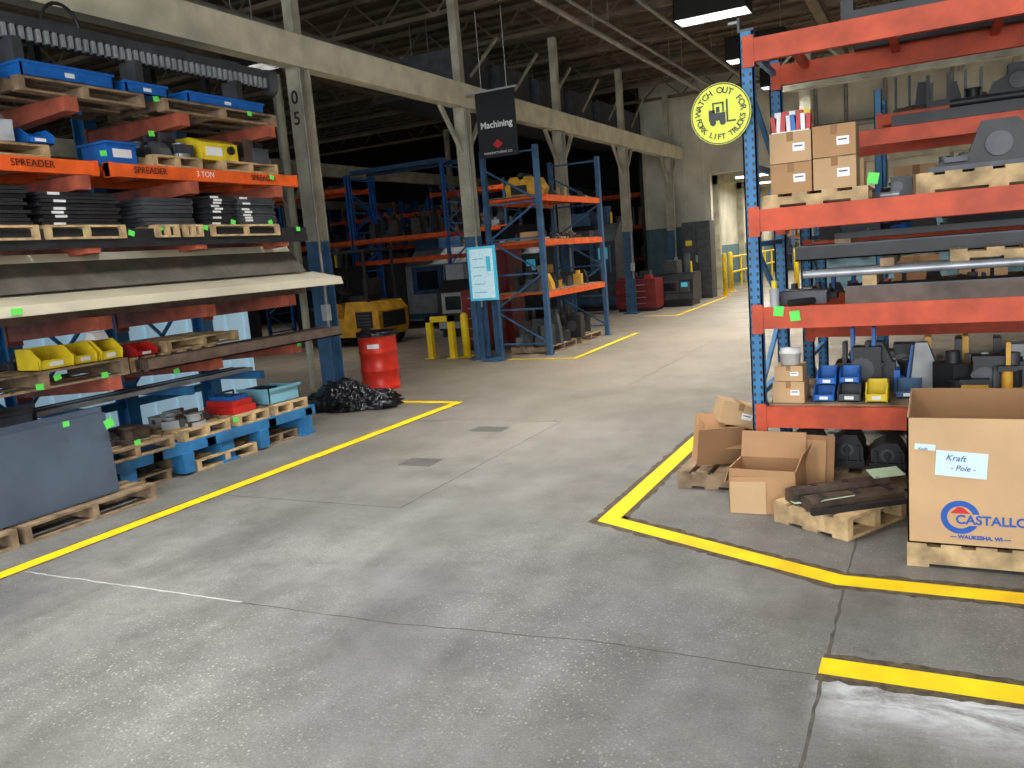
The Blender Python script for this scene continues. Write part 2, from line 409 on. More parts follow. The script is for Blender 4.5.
def plates(x0,y0,z,w,d,n,m=BLK,t=.016,lab=True,seed=1,name='steel_plate_stack'):
    r=random.Random(seed); b=MB(); zz=z
    for i in range(n):
        dx=r.uniform(-.015,.015);dy=r.uniform(-.02,.02); b.box(x0+dx,y0+dy,zz,x0+w+dx,y0+d+dy,zz+t,m)
        if lab and r.random()<.75:
            q=y0+dy+d*(.12+.02*r.random()); b.box(x0+w+dx,q,zz+.002,x0+w+dx+.002,q+.1,zz+t*.95,WHT)
        if lab and r.random()<.65:
            q=x0+w*.5; b.box(q,y0+dy-.002,zz,q+.08,y0+dy,zz+t*.9,WHT)
        zz+=t+.005
        b.box(x0+.04,y0+.04,zz-.005,x0+w-.04,y0+d-.04,zz,m)
    return b.done(name)

# ---------------------------------------------------------------- cantilever rack (left)
LV=[1.0,1.50,2.12,2.62,3.22]
AY=[2.2,3.3,4.4,5.5,6.6]
b=MB()
for y in AY:
    b.box(-7.45,y-.07,0,-7.43,y+.07,3.75,BLUE); b.box(-7.29,y-.07,0,-7.27,y+.07,3.75,BLUE); b.box(-7.43,y-.01,0,-7.29,y+.01,3.75,BLUE)
    b.box(-7.45,y-.08,0.02,-6.02,y+.08,.2,BLUE); b.box(-7.5,y-.1,0,-5.98,y+.1,.02,BLUE)
    for z in LV:
        b.prism([(-7.27,z-.18),(-6.0,z-.11),(-6.0,z),(-7.27,z)],'y',y-.06,y+.06,SALM)
        b.box(-7.27,y-.07,z-.22,-7.25,y+.07,z+.03,SALM)
for z in (.5,1.8,3.6): b.box(-7.4,2.2,z,-7.34,6.6,z+.08,BLUE)
for a,c in zip(AY[:-1],AY[1:]):
    b.bar((-7.37,a,.6),(-7.37,c,1.75),.03,.03,BLUE); b.bar((-7.37,c,.6),(-7.37,a,1.75),.03,.03,BLUE)
b.box(-6.12,4.0,.2,-6.0,6.75,.3,BLUE); b.box(-6.95,4.0,.2,-6.83,6.75,.3,BLUE)
for y in (4.15,5.0,5.95,6.6): b.box(-6.14,y-.06,0.02,-5.98,y+.06,.2,BLUE)
for y in (4.05,4.7,5.3,6.1,6.65): b.box(-6.95,y-.05,.2,-6.0,y+.05,.28,BLUE)
b.done('cantilever_rack')

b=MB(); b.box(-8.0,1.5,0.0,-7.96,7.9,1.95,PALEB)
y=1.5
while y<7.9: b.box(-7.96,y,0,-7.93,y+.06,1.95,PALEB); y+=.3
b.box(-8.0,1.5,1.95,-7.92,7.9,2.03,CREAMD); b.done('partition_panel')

# level 5 (top)
pallet(-6.75,2.6,3.22,.75,1.2,WOODD,.11); pallet(-6.75,4.0,3.22,.75,1.1,WOODD,.11); pallet(-6.75,5.3,3.22,.75,1.4,WOODD,.11)
def tray(x0,y0,z,w,d,h,m):
    b=MB(); t=.012; b.box(x0,y0,z,x0+w,y0+d,z+t,m)
    b.box(x0,y0,z,x0+t,y0+d,z+h,m); b.box(x0+w-t,y0,z,x0+w,y0+d,z+h,m); b.box(x0,y0,z,x0+w,y0+t,z+h,m); b.box(x0,y0+d-t,z,x0+w,y0+d,z+h,m)
    b.box(x0-.01,y0-.01,z+h-.02,x0+w+.01,y0+d+.01,z+h,m)
    for k in range(3): q=y0+d*(k+.5)/3; b.box(x0+w,q-.04,z+h*.3,x0+w+.004,q+.04,z+h*.6,WHT if k==1 else m)
    return b.done('blue_tray')
tray(-6.7,4.05,3.33,.68,.78,.12,BLUEB); tray(-6.7,4.95,3.33,.68,.42,.1,BLUEB); tray(-6.7,5.6,3.33,.68,.95,.1,BLUEB)
plates(-6.7,2.8,3.33,.66,.9,6,seed=19,m=DKG,lab=False)
# toothed bar on top
b=MB(); b.box(-6.4,2.4,3.80,-6.34,7.0,3.88,DKG)
y=2.42
while y<6.98: b.box(-6.4,y,3.70,-6.34,y+.03,3.80,LGR); y+=.07
for y in (2.6,4.2,5.3,6.5): b.box(-6.5,y,3.45,-6.3,y+.08,3.70,DKG)
b.box(-6.42,2.4,3.69,-6.41,7.0,3.86,BLK)
b.cyl((-6.37,7.02,3.76),(-6.33,7.10,3.76),.13,DKG,n=20)
b.done('toothed_gear_rack_bar')
b=MB()
pts=[(-6.45,4.75+.17*math.cos(a),3.88+.2*math.sin(a)) for a in [math.pi*i/12 for i in range(13)]]
b.tube(pts,.015,BLK); b.done('hose_loop')
b=MB(); b.box(-7.0,2.2,3.88,-6.6,6.8,3.92,BLK)
for y in (2.4,3.6,4.8,6.0,6.7): b.box(-7.0,y,3.33,-6.92,y+.06,3.88,BLK); b.box(-6.9,y,3.92,-6.7,y+.3,4.02,DKG)
b.done('steel_frame')
# level 4
b=MB()
for (y0,y1) in ((2.7,4.55),(4.65,6.9)):
    b.box(-6.06,y0,2.625,-6.0,y1,2.735,ORG); b.box(-6.75,y0,2.625,-6.69,y1,2.735,ORG)
    for k in range(5):
        yy=y0+(y1-y0-.08)*k/4; b.box(-6.69,yy,2.67,-6.06,yy+.08,2.72,ORG)
    b.box(-6.08,y0,2.62,-5.99,y0+.04,2.74,ORG); b.box(-6.08,y1-.04,2.62,-5.99,y1,2.74,ORG)
sp=b.done('lifting_spreader_beam')
for y in (4.0,5.05,6.4): text('SPREADER',.075,(-5.988,y,2.685),FACEX,SBLK,sp)
for y in (5.65,): text('3 TON',.07,(-5.988,y,2.685),FACEX,WHT,sp)
ZT=2.745
pallet(-6.72,3.35,ZT,.66,.85,WOOD,.1); pallet(-6.72,5.15,ZT,.66,.55,WOOD,.1); pallet(-6.72,5.95,ZT,.66,.75,WOOD,.1)
parts(-6.7,3.4,-6.1,4.15,ZT+.1,26,3,.28,[LGR,STEEL,DKG,WHTM]); hopper_bin(-6.3,4.02,ZT+.1,.22,.25,.12,BLUEB)
b=MB(); b.box(-6.4,4.72,ZT,-6.08,5.0,ZT+.16,BLUEB); b.box(-6.08,4.77,ZT+.05,-6.075,4.95,ZT+.12,WHT); b.box(-6.42,4.70,ZT+.16,-6.06,5.02,ZT+.18,BLUEB); b.done('blue_tote')
parts(-6.6,5.2,-6.1,5.65,ZT+.1,14,5,.24)
b=MB(); b.prism([(-6.5,ZT+.1),(-6.1,ZT+.1),(-6.1,ZT+.26),(-6.25,ZT+.32),(-6.5,ZT+.32)],'y',5.75,6.2,YEL); b.box(-6.1,5.8,ZT+.14,-6.095,6.0,ZT+.22,WHT); b.cyl((-6.1,6.1,ZT+.2),(-6.07,6.1,ZT+.2),.04,SBLK); b.cyl((-6.3,6.2,ZT+.2),(-6.3,6.27,ZT+.2),.07,BLK); b.done('yellow_gearbox_housing')
parts(-6.6,6.25,-6.1,6.7,ZT+.1,14,6,.26)
# level 3
for (y,d) in ((3.2,.75),(4.0,.7),(5.0,.25),(5.3,.22),(5.62,.9)): pallet(-6.75,y,2.12,.78,d,WOOD,.11)
Z3=2.23
plates(-6.6,3.45,Z3,.6,.45,10,seed=2,t=.024); plates(-6.6,4.02,Z3,.58,.68,9,seed=3,t=.024); plates(-6.55,4.95,Z3,.5,.55,7,seed=8,m=DKG,lab=False,t=.03); plates(-6.6,5.65,Z3,.6,.3,10,seed=4,t=.022); plates(-6.6,6.0,Z3,.6,.5,10,seed=5,m=DKG,t=.022)
b=MB(); b.box(-6.06,2.2,2.13,-6.0,6.95,2.20,BLK)
b.box(-6.02,2.2,2.05,-5.99,6.95,2.13,BLK); b.done('steel_angle_bar')
# level 2 : beige bent sheets on channels
b=MB(); b.box(-6.9,2.3,1.5,-6.75,7.0,1.66,BRN); b.box(-6.3,2.3,1.5,-6.15,7.0,1.62,BRN); b.box(-6.6,2.3,1.5,-6.45,7.0,1.64,SALM); b.done('steel_channel_bundle')
b=MB()
def sheet(b,prof,y0,y1,m,t=.006):
    up=[(p,q+t) for p,q in prof]; n=len(prof)
    for i in range(n-1):
        b.prism([prof[i],prof[i+1],up[i+1],up[i]],'y',y0,y1,m)
sheet(b,[(-6.95,1.70),(-6.9,1.98),(-6.25,2.02),(-6.22,1.96)],2.4,6.9,BEIGE)
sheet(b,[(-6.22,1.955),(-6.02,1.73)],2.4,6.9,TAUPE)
sheet(b,[(-6.35,1.64),(-6.1,1.72),(-5.72,1.64),(-5.70,1.57)],2.4,7.1,BEIGE)
b.box(-6.7,2.4,1.66,-6.5,6.9,1.98,DKG)
b.done('bent_sheet_metal')
# level 1
pallet(-6.75,3.1,1.0,.75,1.45,WOODD,.14); pallet(-6.75,4.6,1.0,.7,.95,WOOD,.12,along='y')
Z1=1.14
hopper_bin(-6.3,3.80,Z1,.28,.28,.17,YEL); hopper_bin(-6.3,4.10,Z1,.2,.26,.16,YEL); hopper_bin(-6.3,4.32,Z1,.2,.28,.17,YEL); hopper_bin(-6.3,4.68,Z1-.02,.22,.24,.11,REDP)
parts(-6.7,3.2,-6.35,4.4,Z1,12,9,.15)
b=MB(); b.prism([(-6.25,Z1+.17),(-6.1,Z1+.17),(-6.14,Z1+.23),(-6.2,Z1+.23)],'y',4.36,4.48,WHT); b.done('paper_cup_box')
pallet(-6.7,5.0,Z1-.02,.65,.85,WOOD,.1)
b=MB()
for i,x in enumerate((-6.01,-6.11,-6.23)):
    zz=1.003
    b.box(x,4.65,zz,x+.08,7.2,zz+.012,BRN); b.box(x,4.65,zz,x+.01,7.2,zz+.1,BRN); b.box(x+.07,4.65,zz,x+.08,7.2,zz+.1,BRN)
o=b.done('steel_channel_bundle'); o.location.x+=.05
b=MB()
for i in range(4): b.box(-6.9+.09*i,2.6,.72,-6.85+.09*i,6.5,.76,STEEL if i%2 else BLK)
for y in (3.3,4.4,5.5,6.45): b.box(-7.25,y-.03,.64,-6.4,y+.03,.72,BLUE)
b.done('bar_stock')
# deck items
pallet(-6.7,4.1,.3,.75,.75,WOODD,.1); pallet(-6.75,5.0,.3,.75,.55,WOOD,.1); pallet(-6.75,5.65,.3,.75,.42,WOOD,.1); pallet(-6.75,6.15,.3,.75,.5,WOOD,.1)
parts(-6.65,4.1,-6.0,4.8,.4,22,11,.14,[RUST,DKG,STEEL,LGR]); parts(-6.65,5.0,-6.05,5.5,.4,18,12,.14,[RUST,DKG,LGR])
b=MB(); b.box(-6.5,5.7,.4,-6.1,6.0,.47,REDP); b.box(-6.48,5.72,.47,-6.12,5.98,.53,REDP); b.box(-6.46,5.75,.53,-6.14,5.95,.57,BLUEB); b.tube([(-6.3,5.78,.57),(-6.3,5.78,.61),(-6.3,5.92,.61),(-6.3,5.92,.57)],.01,SBLK); b.done('toolbox')
b=MB()
b.box(-6.5,6.18,.4,-6.08,6.62,.41,TEAL)
for a in ((-6.5,6.18,-6.49,6.62),(-6.09,6.18,-6.08,6.62),(-6.5,6.18,-6.08,6.19),(-6.5,6.61,-6.08,6.62)): b.box(a[0],a[1],.4,a[2],a[3],.56,TEAL)
b.box(-6.52,6.16,.54,-6.06,6.17,.57,TEAL); b.box(-6.07,6.16,.54,-6.06,6.64,.57,TEAL); b.done('plastic_tote')
parts(-6.45,6.22,-6.13,6.58,.41,6,13,.2)
pallet(-6.75,4.25,0.0,.7,.6,WOODD,.1); parts(-6.72,4.3,-6.15,4.8,.1,9,15,.09,[RUST,BLK,RUST]); pallet(-6.75,5.1,0.0,.75,.75,WOOD,.1); pallet(-6.75,6.0,0.0,.7,.5,WOODD,.1)
# slate plates on pallets
pallet(-6.35,2.2,0,.72,1.0,WOODD,.13); pallet(-6.35,3.25,0,.72,1.1,WOODD,.13)
b=MB()
for i in range(5):
    x=-5.78-.045*i; M=Matrix.Translation((x,0,.13))@Matrix.Rotation(-.05,4,'Y')
    b.box(-.012,2.3+.03*i,0,.012,4.12-.02*(i%2)+.02*i,.63+.02*(i%3),SLATE,M=M)
b.done('steel_panels')
b=MB()
for i in range(3):
    x=-6.12-.05*i; M=Matrix.Translation((x,0,.13))@Matrix.Rotation(-.04,4,'Y')
    b.box(-.012,2.5,0,.012,3.75+.05*i,.70+.03*i,DKG,M=M)
b.done('steel_panels')

b=MB(); r=random.Random(3)
for (y,z) in ((3.6,1.6),(4.3,1.03),(3.75,1.03),(5.1,3.0),(4.35,2.18),(3.6,2.08),(4.75,2.16),(5.05,2.2),(5.55,2.2),(5.9,2.25),(6.4,2.25),(6.8,2.18),(5.0,.95),(5.6,.38),(4.5,.42),(6.5,2.7),(4.6,2.8),(3.9,1.08),(6.3,3.3),(5.2,3.3),(6.6,.98)):
    b.cbox(-5.975,y,z,.003,.06,.045,GRN,rx=r.uniform(-.3,.3))
b.cbox(-5.74,4.1,.68,.003,.08,.07,GRN,rx=.3); b.cbox(-5.74,3.75,.75,.003,.05,.04,GRN); b.cbox(-5.69,3.5,1.61,.003,.08,.045,GRN)
b.done('green_inventory_tags')

# ---------------------------------------------------------------- drum and bag
b=MB(); c=(-7.06,9.4,0)
prof=[(0,.0),(.285,.0),(.292,.01),(.292,.04),(.283,.05),(.283,.27),(.292,.285),(.292,.305),(.283,.32),(.283,.54),(.292,.555),(.292,.575),(.283,.59),(.283,.82),(.295,.83),(.295,.86),(.28,.865),(.272,.85),(.27,.1),(0,.1)]
prof=[(p*.95,q*.95) for p,q in prof]
b.lathe(c,prof,DRUM,36)
b.lathe(c,[(p*.95,q*.95) for p,q in [(.299,.80),(.303,.84),(.298,.872),(.262,.866),(.24,.80),(.2,.74),(0,.72)]],BAG,36)
o=b.done('steel_drum')
b2=MB()
for a0 in range(6):
    a=math.radians(-62+a0*6-24); a2=math.radians(-62+(a0+1)*6-24); R=.2715
    b2.add([(c[0]+R*math.cos(a),c[1]+R*math.sin(a),.60),(c[0]+R*math.cos(a2),c[1]+R*math.sin(a2),.60),(c[0]+R*math.cos(a2),c[1]+R*math.sin(a2),.66),(c[0]+R*math.cos(a),c[1]+R*math.sin(a),.66)],[(0,1,2,3)],WHT)
l=b2.done('label'); l.parent=o; l.matrix_parent_inverse=Matrix.Translation(o.location).inverted()

def bag(name,lobes,m,seed=0):
    bm=bmesh.new(); bmesh.ops.create_icosphere(bm,subdivisions=6,radius=1)
    cx=sum(l[0] for l in lobes)/len(lobes); cy=sum(l[1] for l in lobes)/len(lobes); C=Vector((cx,cy,.06))
    for v in bm.verts:
        d=v.co.normalized(); best=.04
        for (x,y,z,rx,ry,rz) in lobes:
            o=C-Vector((x,y,z)); S=Vector((1/rx,1/ry,1/rz)); oo=Vector((o.x*S.x,o.y*S.y,o.z*S.z)); dd=Vector((d.x*S.x,d.y*S.y,d.z*S.z))
            A=dd.dot(dd); B=2*oo.dot(dd); Cc=oo.dot(oo)-1; D=B*B-4*A*Cc
            if D>0:
                t=(-B+math.sqrt(D))/(2*A)
                if t>best: best=t
        q=C+d*best+Vector((seed,0,0))
        n1=noise.noise(q*4); ridge=1-abs(noise.noise(q*8+Vector((3,1,n1*2))))*2; ridge2=1-abs(noise.noise(q*17+Vector((1,5,n1*3))))*2
        best*=.92+.22*n1+.20*ridge*ridge*ridge+.09*ridge2
        p=C+d*best; p.z=max(.004,p.z); v.co=p-Vector((cx,cy,0))
    me=bpy.data.meshes.new(name); bm.to_mesh(me); bm.free(); me.materials.append(m)
    for p in me.polygons: p.use_smooth=True
    o=bpy.data.objects.new(name,me); COL.objects.link(o); o.location=(cx,cy,0); return o
bag('trash_bag',[(-6.52,7.95,.10,.34,.26,.24),(-6.20,8.08,.07,.28,.22,.14),(-6.80,7.88,.07,.26,.2,.13),(-6.45,7.95,.2,.14,.14,.14)],BAG)

# ---------------------------------------------------------------- pallet racks
def upright(b,x,y0,y1,h,m,w=.085,holes=False):
    for y in (y0,y1):
        b.box(x-w/2,y,0,x+w/2,y+.012,h,m); b.box(x-w/2,y,0,x-w/2+.01,y+.07,h,m); b.box(x+w/2-.01,y,0,x+w/2,y+.07,h,m)
        b.box(x-w/2-.03,y-.03,0,x+w/2+.03,y+.1,.012,m)
        if holes:
            z=.15
            while z<h-.03:
                for dx in (-.022,.022): b.box(x+dx-.007,y-.0015,z,x+dx+.007,y,z+.022,SBLK)
                b.box(x-w/2-.0015,y+.025,z,x-w/2,y+.045,z+.022,SBLK)
                z+=.05
    z=.15;k=0
    while z+.5<h:
        b.bar((x,y0+.05,z),(x,y1+.02,z),.035,.035,m)
        b.bar((x,y0+.05,z if k%2 else z+.5),(x,y1+.02,z+.5 if k%2 else z),.03,.03,m); z+=.5;k+=1
    b.bar((x,y0+.05,h-.1),(x,y1+.02,h-.1),.035,.035,m)
def rackX(name,x0,x1,y0,y1,h,tops,beam,upm,bh=.14,holes=False,deck=None):
    b=MB(); upright(b,x0,y0,y1,h,upm,holes=holes); upright(b,x1,y0,y1,h,upm,holes=holes)
    for z in tops:
        for y in (y0-.012,y1-.05):
            xa,xb=x0+.043,x1-.043
            b.box(xa,y,z-bh,xb,y+.012,z,beam); b.box(xa,y+.012,z-bh,xb,y+.05,z-bh+.01,beam); b.box(xa,y+.012,z-.012,xb,y+.05,z,beam); b.box(xa,y+.04,z-bh+.01,xb,y+.05,z-.012,beam)
            b.box(x0-.02,y-.006,z-bh-.03,x0+.05,y,z+.02,beam); b.box(x1-.05,y-.006,z-bh-.03,x1+.02,y,z+.02,beam)
        n=5
        for k in range(n):
            xx=x0+.2+(x1-x0-.45)*k/(n-1); b.box(xx,y0+.04,z-.05,xx+.05,y1-.05,z-.001,beam)
        if deck and z in deck: b.box(x0+.06,y0+.04,z,x1-.06,y1,z+.012,WOODD)
    return b.done(name)
def rackY(name,y0,y1,x0,x1,h,tops,beam,upm,bh=.1):
    b=MB()
    for y in (y0,y1):
        for x in (x0,x1):
            b.box(x-.04,y-.045,0,x+.04,y+.045,h,upm); b.box(x-.07,y-.07,0,x+.07,y+.07,.012,upm)
        z=.2;k=0
        while z+.6<h:
            b.bar((x0,y,z),(x1,y,z),.03,.03,upm); b.bar((x0 if k%2 else x1,y,z),(x1 if k%2 else x0,y,z+.6),.03,.03,upm); z+=.6;k+=1
        b.bar((x0,y,h-.08),(x1,y,h-.08),.03,.03,upm)
    for z in tops:
        for x in (x0,x1): b.box(x-.025,y0+.045,z-bh,x+.025,y1-.045,z,beam)
        for k in range(5):
            yy=y0+.2+(y1-y0-.4)*k/4; b.box(x0+.025,yy-.02,z-.04,x1-.025,yy+.02,z-.005,beam)
        b.box(x0+.03,y0+.05,z,x1-.03,y1-.05,z+.015,WOODD)
    return b.done(name)

# right front rack
T=[.58,1.24,1.87,2.92]
rackX('pallet_rack',-1.05,1.75,5.5,6.55,2.97,T,RED,BLUE,.14,True,deck=[.58])
b=MB()
b.box(-.5,5.55,2.92,1.7,5.65,2.98,BLK); b.box(-.5,6.4,2.92,1.7,6.5,2.98,BLK)
for x in (-.5,-.05,.4,.9,1.6): b.box(x,5.55,2.98,x+.07,6.5,3.05,BLK)
b.box(-.2,5.6,3.05,1.65,5.8,3.10,DKG); b.box(0,5.7,3.1,1.65,6.3,3.24,BLK); b.box(.2,5.65,3.24,1.6,5.75,3.32,BRN); b.done('steel_frame')
b=MB(); b.prism([(-1.1,2.97),(-1.0,2.97),(-1.0,2.985),(-1.085,2.985),(-1.085,3.06),(-1.1,3.06)],'y',5.5,5.56,DKG); b.cyl((-1.09,5.53,3.04),(-1.16,5.53,3.04),.01,STEEL); b.done('upright_bracket')
# level 3 (z 1.87)
ZL=1.87
pallet(-.98,5.52,ZL,.62,.7,WOOD,.085)
ZC=ZL+.087
for i,x in enumerate((-.94,-.68)):
    for j in range(2): carton(x,5.58,ZC+.19*j+.001*j,.25,.28,.187+.01*i,CARDL if (i+j)%2 else CARD)
for i,x in enumerate((-.92,-.66)): carton(x,5.90,ZC,.25,.25,.19,CARDL)
b=MB(); zb=ZC+.379
b.box(-.93,5.60,zb,-.70,5.84,zb+.008,WHT)
for i in range(8):
    x=-.92+.03*i; b.cbox(x,5.66+.02*(i%2),zb+.008+.05,.025,.09,.10,[REDP,WHT,REDP,WHT,BLUEB][i%5],ry=r.uniform(-.12,.12))
for i in range(5): b.cbox(-.91+.045*i,5.77,zb+.008+.07,.04,.05,.14,[WHT,REDP,WHT,REDP,YEL][i])
b.done('packaged_supplies')
pallet(-.1,5.54,ZL,.85,.8,WOOD,.12)
b=MB(); z=ZL+.12
b.prism([(.0,z),(.62,z),(.62,z+.06),(.52,z+.1),(.47,z+.22),(.42,z+.27),(.24,z+.27),(.18,z+.1),(.0,z+.05)],'y',5.66,6.1,BLK)
b.cyl((.33,5.64,z+.13),(.33,6.15,z+.13),.07,DKG,n=24); b.box(.05,5.62,z+.05,.17,5.72,z+.08,DKG); b.box(-.04,5.62,z,.6,5.66,z+.03,DKG)
for x in (.05,.56): b.cyl((x,5.8,z+.06),(x,5.8,z+.1),.03,DKG)
b.done('cast_machine_housing')
parts(-.33,5.6,-.12,6.3,ZL,5,22,.16)
# level 2 (z 1.24)
ZL=1.24
b=MB(); b.box(-.5,5.5,ZL,1.6,5.95,ZL+.1,BRN); b.box(-.5,5.5,ZL+.1,1.6,5.53,ZL+.11,DKG); b.done('steel_slab')
b=MB()
for x in (-.4,.55,1.4): b.box(x,5.5,ZL+.11,x+.08,6.4,ZL+.17,WOOD)
b.done('wooden_spacer')
b=MB()
for i in range(6): b.cyl((-.75+.04*i,5.54+.065*i,ZL+.195),(1.65,5.54+.065*i,ZL+.195),.025,STEEL if i%2==0 else LGR,n=14)
b.done('steel_tubes')
b=MB()
for x in (-.3,.5,1.3): b.box(x,5.5,ZL+.22,x+.08,6.4,ZL+.27,WOODD)
b.done('wooden_spacer')
pallet(.08,5.56,ZL+.22,.65,.3,WOOD,.07)
b=MB()
for i in range(5):
    y=5.9+.1*i; z=ZL+.27; b.box(-.85,y,z,1.6,y+.08,z+.01,BLK); b.box(-.85,y,z,1.6,y+.008,z+.09,BLK)
b.box(-.85,5.9,ZL+.36,1.6,6.4,ZL+.37,DKG); b.box(-.6,5.95,ZL+.40,1.6,6.05,ZL+.44,BLK); b.box(-.6,5.95,ZL+.37,-.5,6.3,ZL+.40,WOODD); b.box(1.2,5.95,ZL+.37,1.3,6.3,ZL+.40,WOODD)
b.done('steel_angle_bar')
b=MB(); b.cyl((-.93,5.52,ZL),(-.93,5.52,ZL+.12),.03,WHTM); b.cyl((-.93,5.52,ZL+.12),(-.93,5.52,ZL+.17),.018,YEL); b.done('spray_bottle')
parts(-.98,5.6,-.6,6.3,ZL,8,25,.11)
b=MB()
for (x,z,rr) in ((-.9,1.215,.1),(-.80,1.18,-.1),(-.33,1.99,.2)): b.cbox(x,5.478,z,.062,.003,.065,GRN,ry=rr)
b.done('green_inventory_tags')
b=MB(); b.cyl((-.83,5.46,1.265),(-.7,5.6,1.265),.022,BLK); b.done('steel_tubes')
# level 1 (z .592)
ZL=.592
carton(-.97,5.58,ZL,.2,.25,.14,CARDL); carton(-.96,5.6,ZL+.142,.18,.2,.1,CARDL)
b=MB(); b.lathe((-.87,5.70,ZL+.243),[(0,0),(.06,0),(.068,.075),(.073,.075),(.073,.09),(.066,.092),(.06,.11),(0,.11)],WHT,24); b.done('plastic_bucket')
for (x,m,w,h,y) in ((-.72,BLUEB,.13,.1,5.62),(-.57,DKG,.14,.11,5.62),(-.4,YEL,.13,.12,5.6),(-.7,BLUEB,.12,.1,5.95),(-.23,BLUED,.15,.10,5.75)): hopper_bin(x,y,ZL,w,.22,h,m,face='y')
hopper_bin(-.7,5.66,ZL+.105,.12,.2,.1,BLUEB,face='y'); hopper_bin(-.56,5.66,ZL+.115,.12,.2,.09,BLUEB,face='y')
parts(-.55,5.95,.0,6.4,ZL,28,31,.44,[BLK,BLUEB,DKG,BLK,LGR]); parts(0,5.6,.6,6.4,ZL,34,32,.4,[BLK,DKG,BLK,BLUED,DKG,LGR,YELM]); parts(.6,5.6,1.6,6.4,ZL,22,33,.34,[BLK,DKG,BLK,YEL,BLUED])
b=MB(); b.lathe((.27,5.78,ZL+.1),[(0,0),(.09,0),(.085,.05),(.05,.13),(.02,.19),(0,.19)],WHTM,24); b.cyl((.27,5.78,ZL),(.27,5.78,ZL+.10),.05,DKG); b.done('vacuum_nozzle_cone')
b=MB(); b.prism([(.12,ZL),(.3,ZL),(.28,ZL+.12),(.14,ZL+.12)],'y',5.56,5.7,YELM); b.cyl((.21,5.55,ZL+.07),(.21,5.72,ZL+.07),.035,BLK); b.box(.13,5.57,ZL+.12,.29,5.69,ZL+.15,BLK); b.cyl((.38,5.6,ZL),(.38,5.6,ZL+.2),.03,YELM); b.box(.33,5.57,ZL+.2,.43,5.63,ZL+.23,BLK); b.done('yellow_clamp_block')
# floor under right rack
pallet(-.95,5.65,0,.95,.8,WOODD,.12)
b=MB(); z=.12
for i in range(3):
    x=-.78+.25*i; y=5.68+.04*(i%2); h=.26-.04*i
    b.box(x-.11,y,z,x+.11,y+.35,z+.05,BLK)
    b.prism([(x-.1,z+.05),(x+.1,z+.05),(x+.1,z+h*.6),(x+.06,z+h),(x-.02,z+h),(x-.1,z+h*.75)],'y',y+.03,y+.3,BLK)
    for q in (-.07,0,.07): b.box(x+q-.008,y,z+.05,x+q+.008,y+.03,z+h*.7,BLK)
    b.cyl((x,y+.02,z+h*.55),(x,y+.36,z+h*.55),.045,DKG,n=20); b.cyl((x,y+.015,z+h*.55),(x,y+.02,z+h*.55),.025,SBLK,n=16)
b.done('black_castings')
pallet(.1,5.65,0,1.2,.8,WOOD,.12); parts(.15,5.7,1.2,6.4,.12,16,44,.3,[BLK,RUST,DKG])

# rear right rack
rackX('pallet_rack',-.95,1.75,7.2,8.2,2.6,[.95,1.62,2.45],RED,BLUE,.12,True,deck=[.95,1.62])
b=MB()
for i in range(7): b.box(-.3+.06*i,7.25+.12*i,2.46,1.7,7.33+.12*i,2.54,[BLK,DKG,BRN][i%3])
b.done('bar_stock')
b=MB()
for i in range(6): b.cyl((.1+.05*i,7.3+.12*i,2.575),(1.72,7.3+.12*i,2.575),.03,[BLK,DKG,STEEL][i%3])
b.done('steel_tubes')
b=MB(); b.prism([(.35,2.61),(.75,2.61),(.7,2.72),(.55,2.78),(.4,2.7)],'y',7.4,7.8,BLK); b.cyl((.55,7.38,2.69),(.55,7.85,2.69),.06,DKG); b.done('cast_machine_housing')
parts(-.85,7.3,0,8.1,1.635,20,52,.3,[BLK,BLUEB,YEL,DKG,BLK]); plates(0.05,7.3,1.635,.8,.8,12,seed=9,lab=False); carton(-.8,7.4,1.635,.3,.4,.28)
parts(-.85,7.3,.8,8.1,.965,32,53,.4,[BLK,BLUEB,BLK,DKG,LGR,DKG])
parts(-.85,7.3,.8,8.1,0,26,54,.6,[BLK,BLUED,BLK,DKG])
rackX('pallet_rack',2.2,5.0,5.5,6.55,3.0,[.9,1.7,2.6],RED,BLUE,.12,False,deck=[.9,1.7])
parts(2.3,5.6,4.9,6.4,1.712,20,61,.3); parts(2.3,5.6,4.9,6.4,.912,20,62,.3)
rackX('pallet_rack',-.6,2.4,11,12,3.3,[1.0,2.0,3.0],RED,BLUE,.12,False,deck=[1.0,2.0,3.0])
parts(-.5,11.1,2.3,11.9,3.012,40,98,.5,[BLK,DKG,BRN,BLK])
for k,z in enumerate((1.012,2.012)):
    for i in range(4): carton(-.45+.7*i,11.15,z,.5,.6,.3+.08*((i+k)%3),[CARD,CARDL,DKG][(i+k)%3])
rackX('pallet_rack',2.9,6.4,11,12,3.3,[1.0,2.0,3.0],RED,BLUE,.12,False,deck=[1.0,2.0,3.0])
parts(3.0,11.1,6.3,11.9,3.012,40,99,.5,[BLK,DKG,BRN,BLK])
for k,z in enumerate((1.012,2.012)):
    for i in range(4): carton(3.1+.75*i,11.15,z,.5,.6,.3+.08*((i+k)%3),[CARDL,CARD][(i+k)%2])

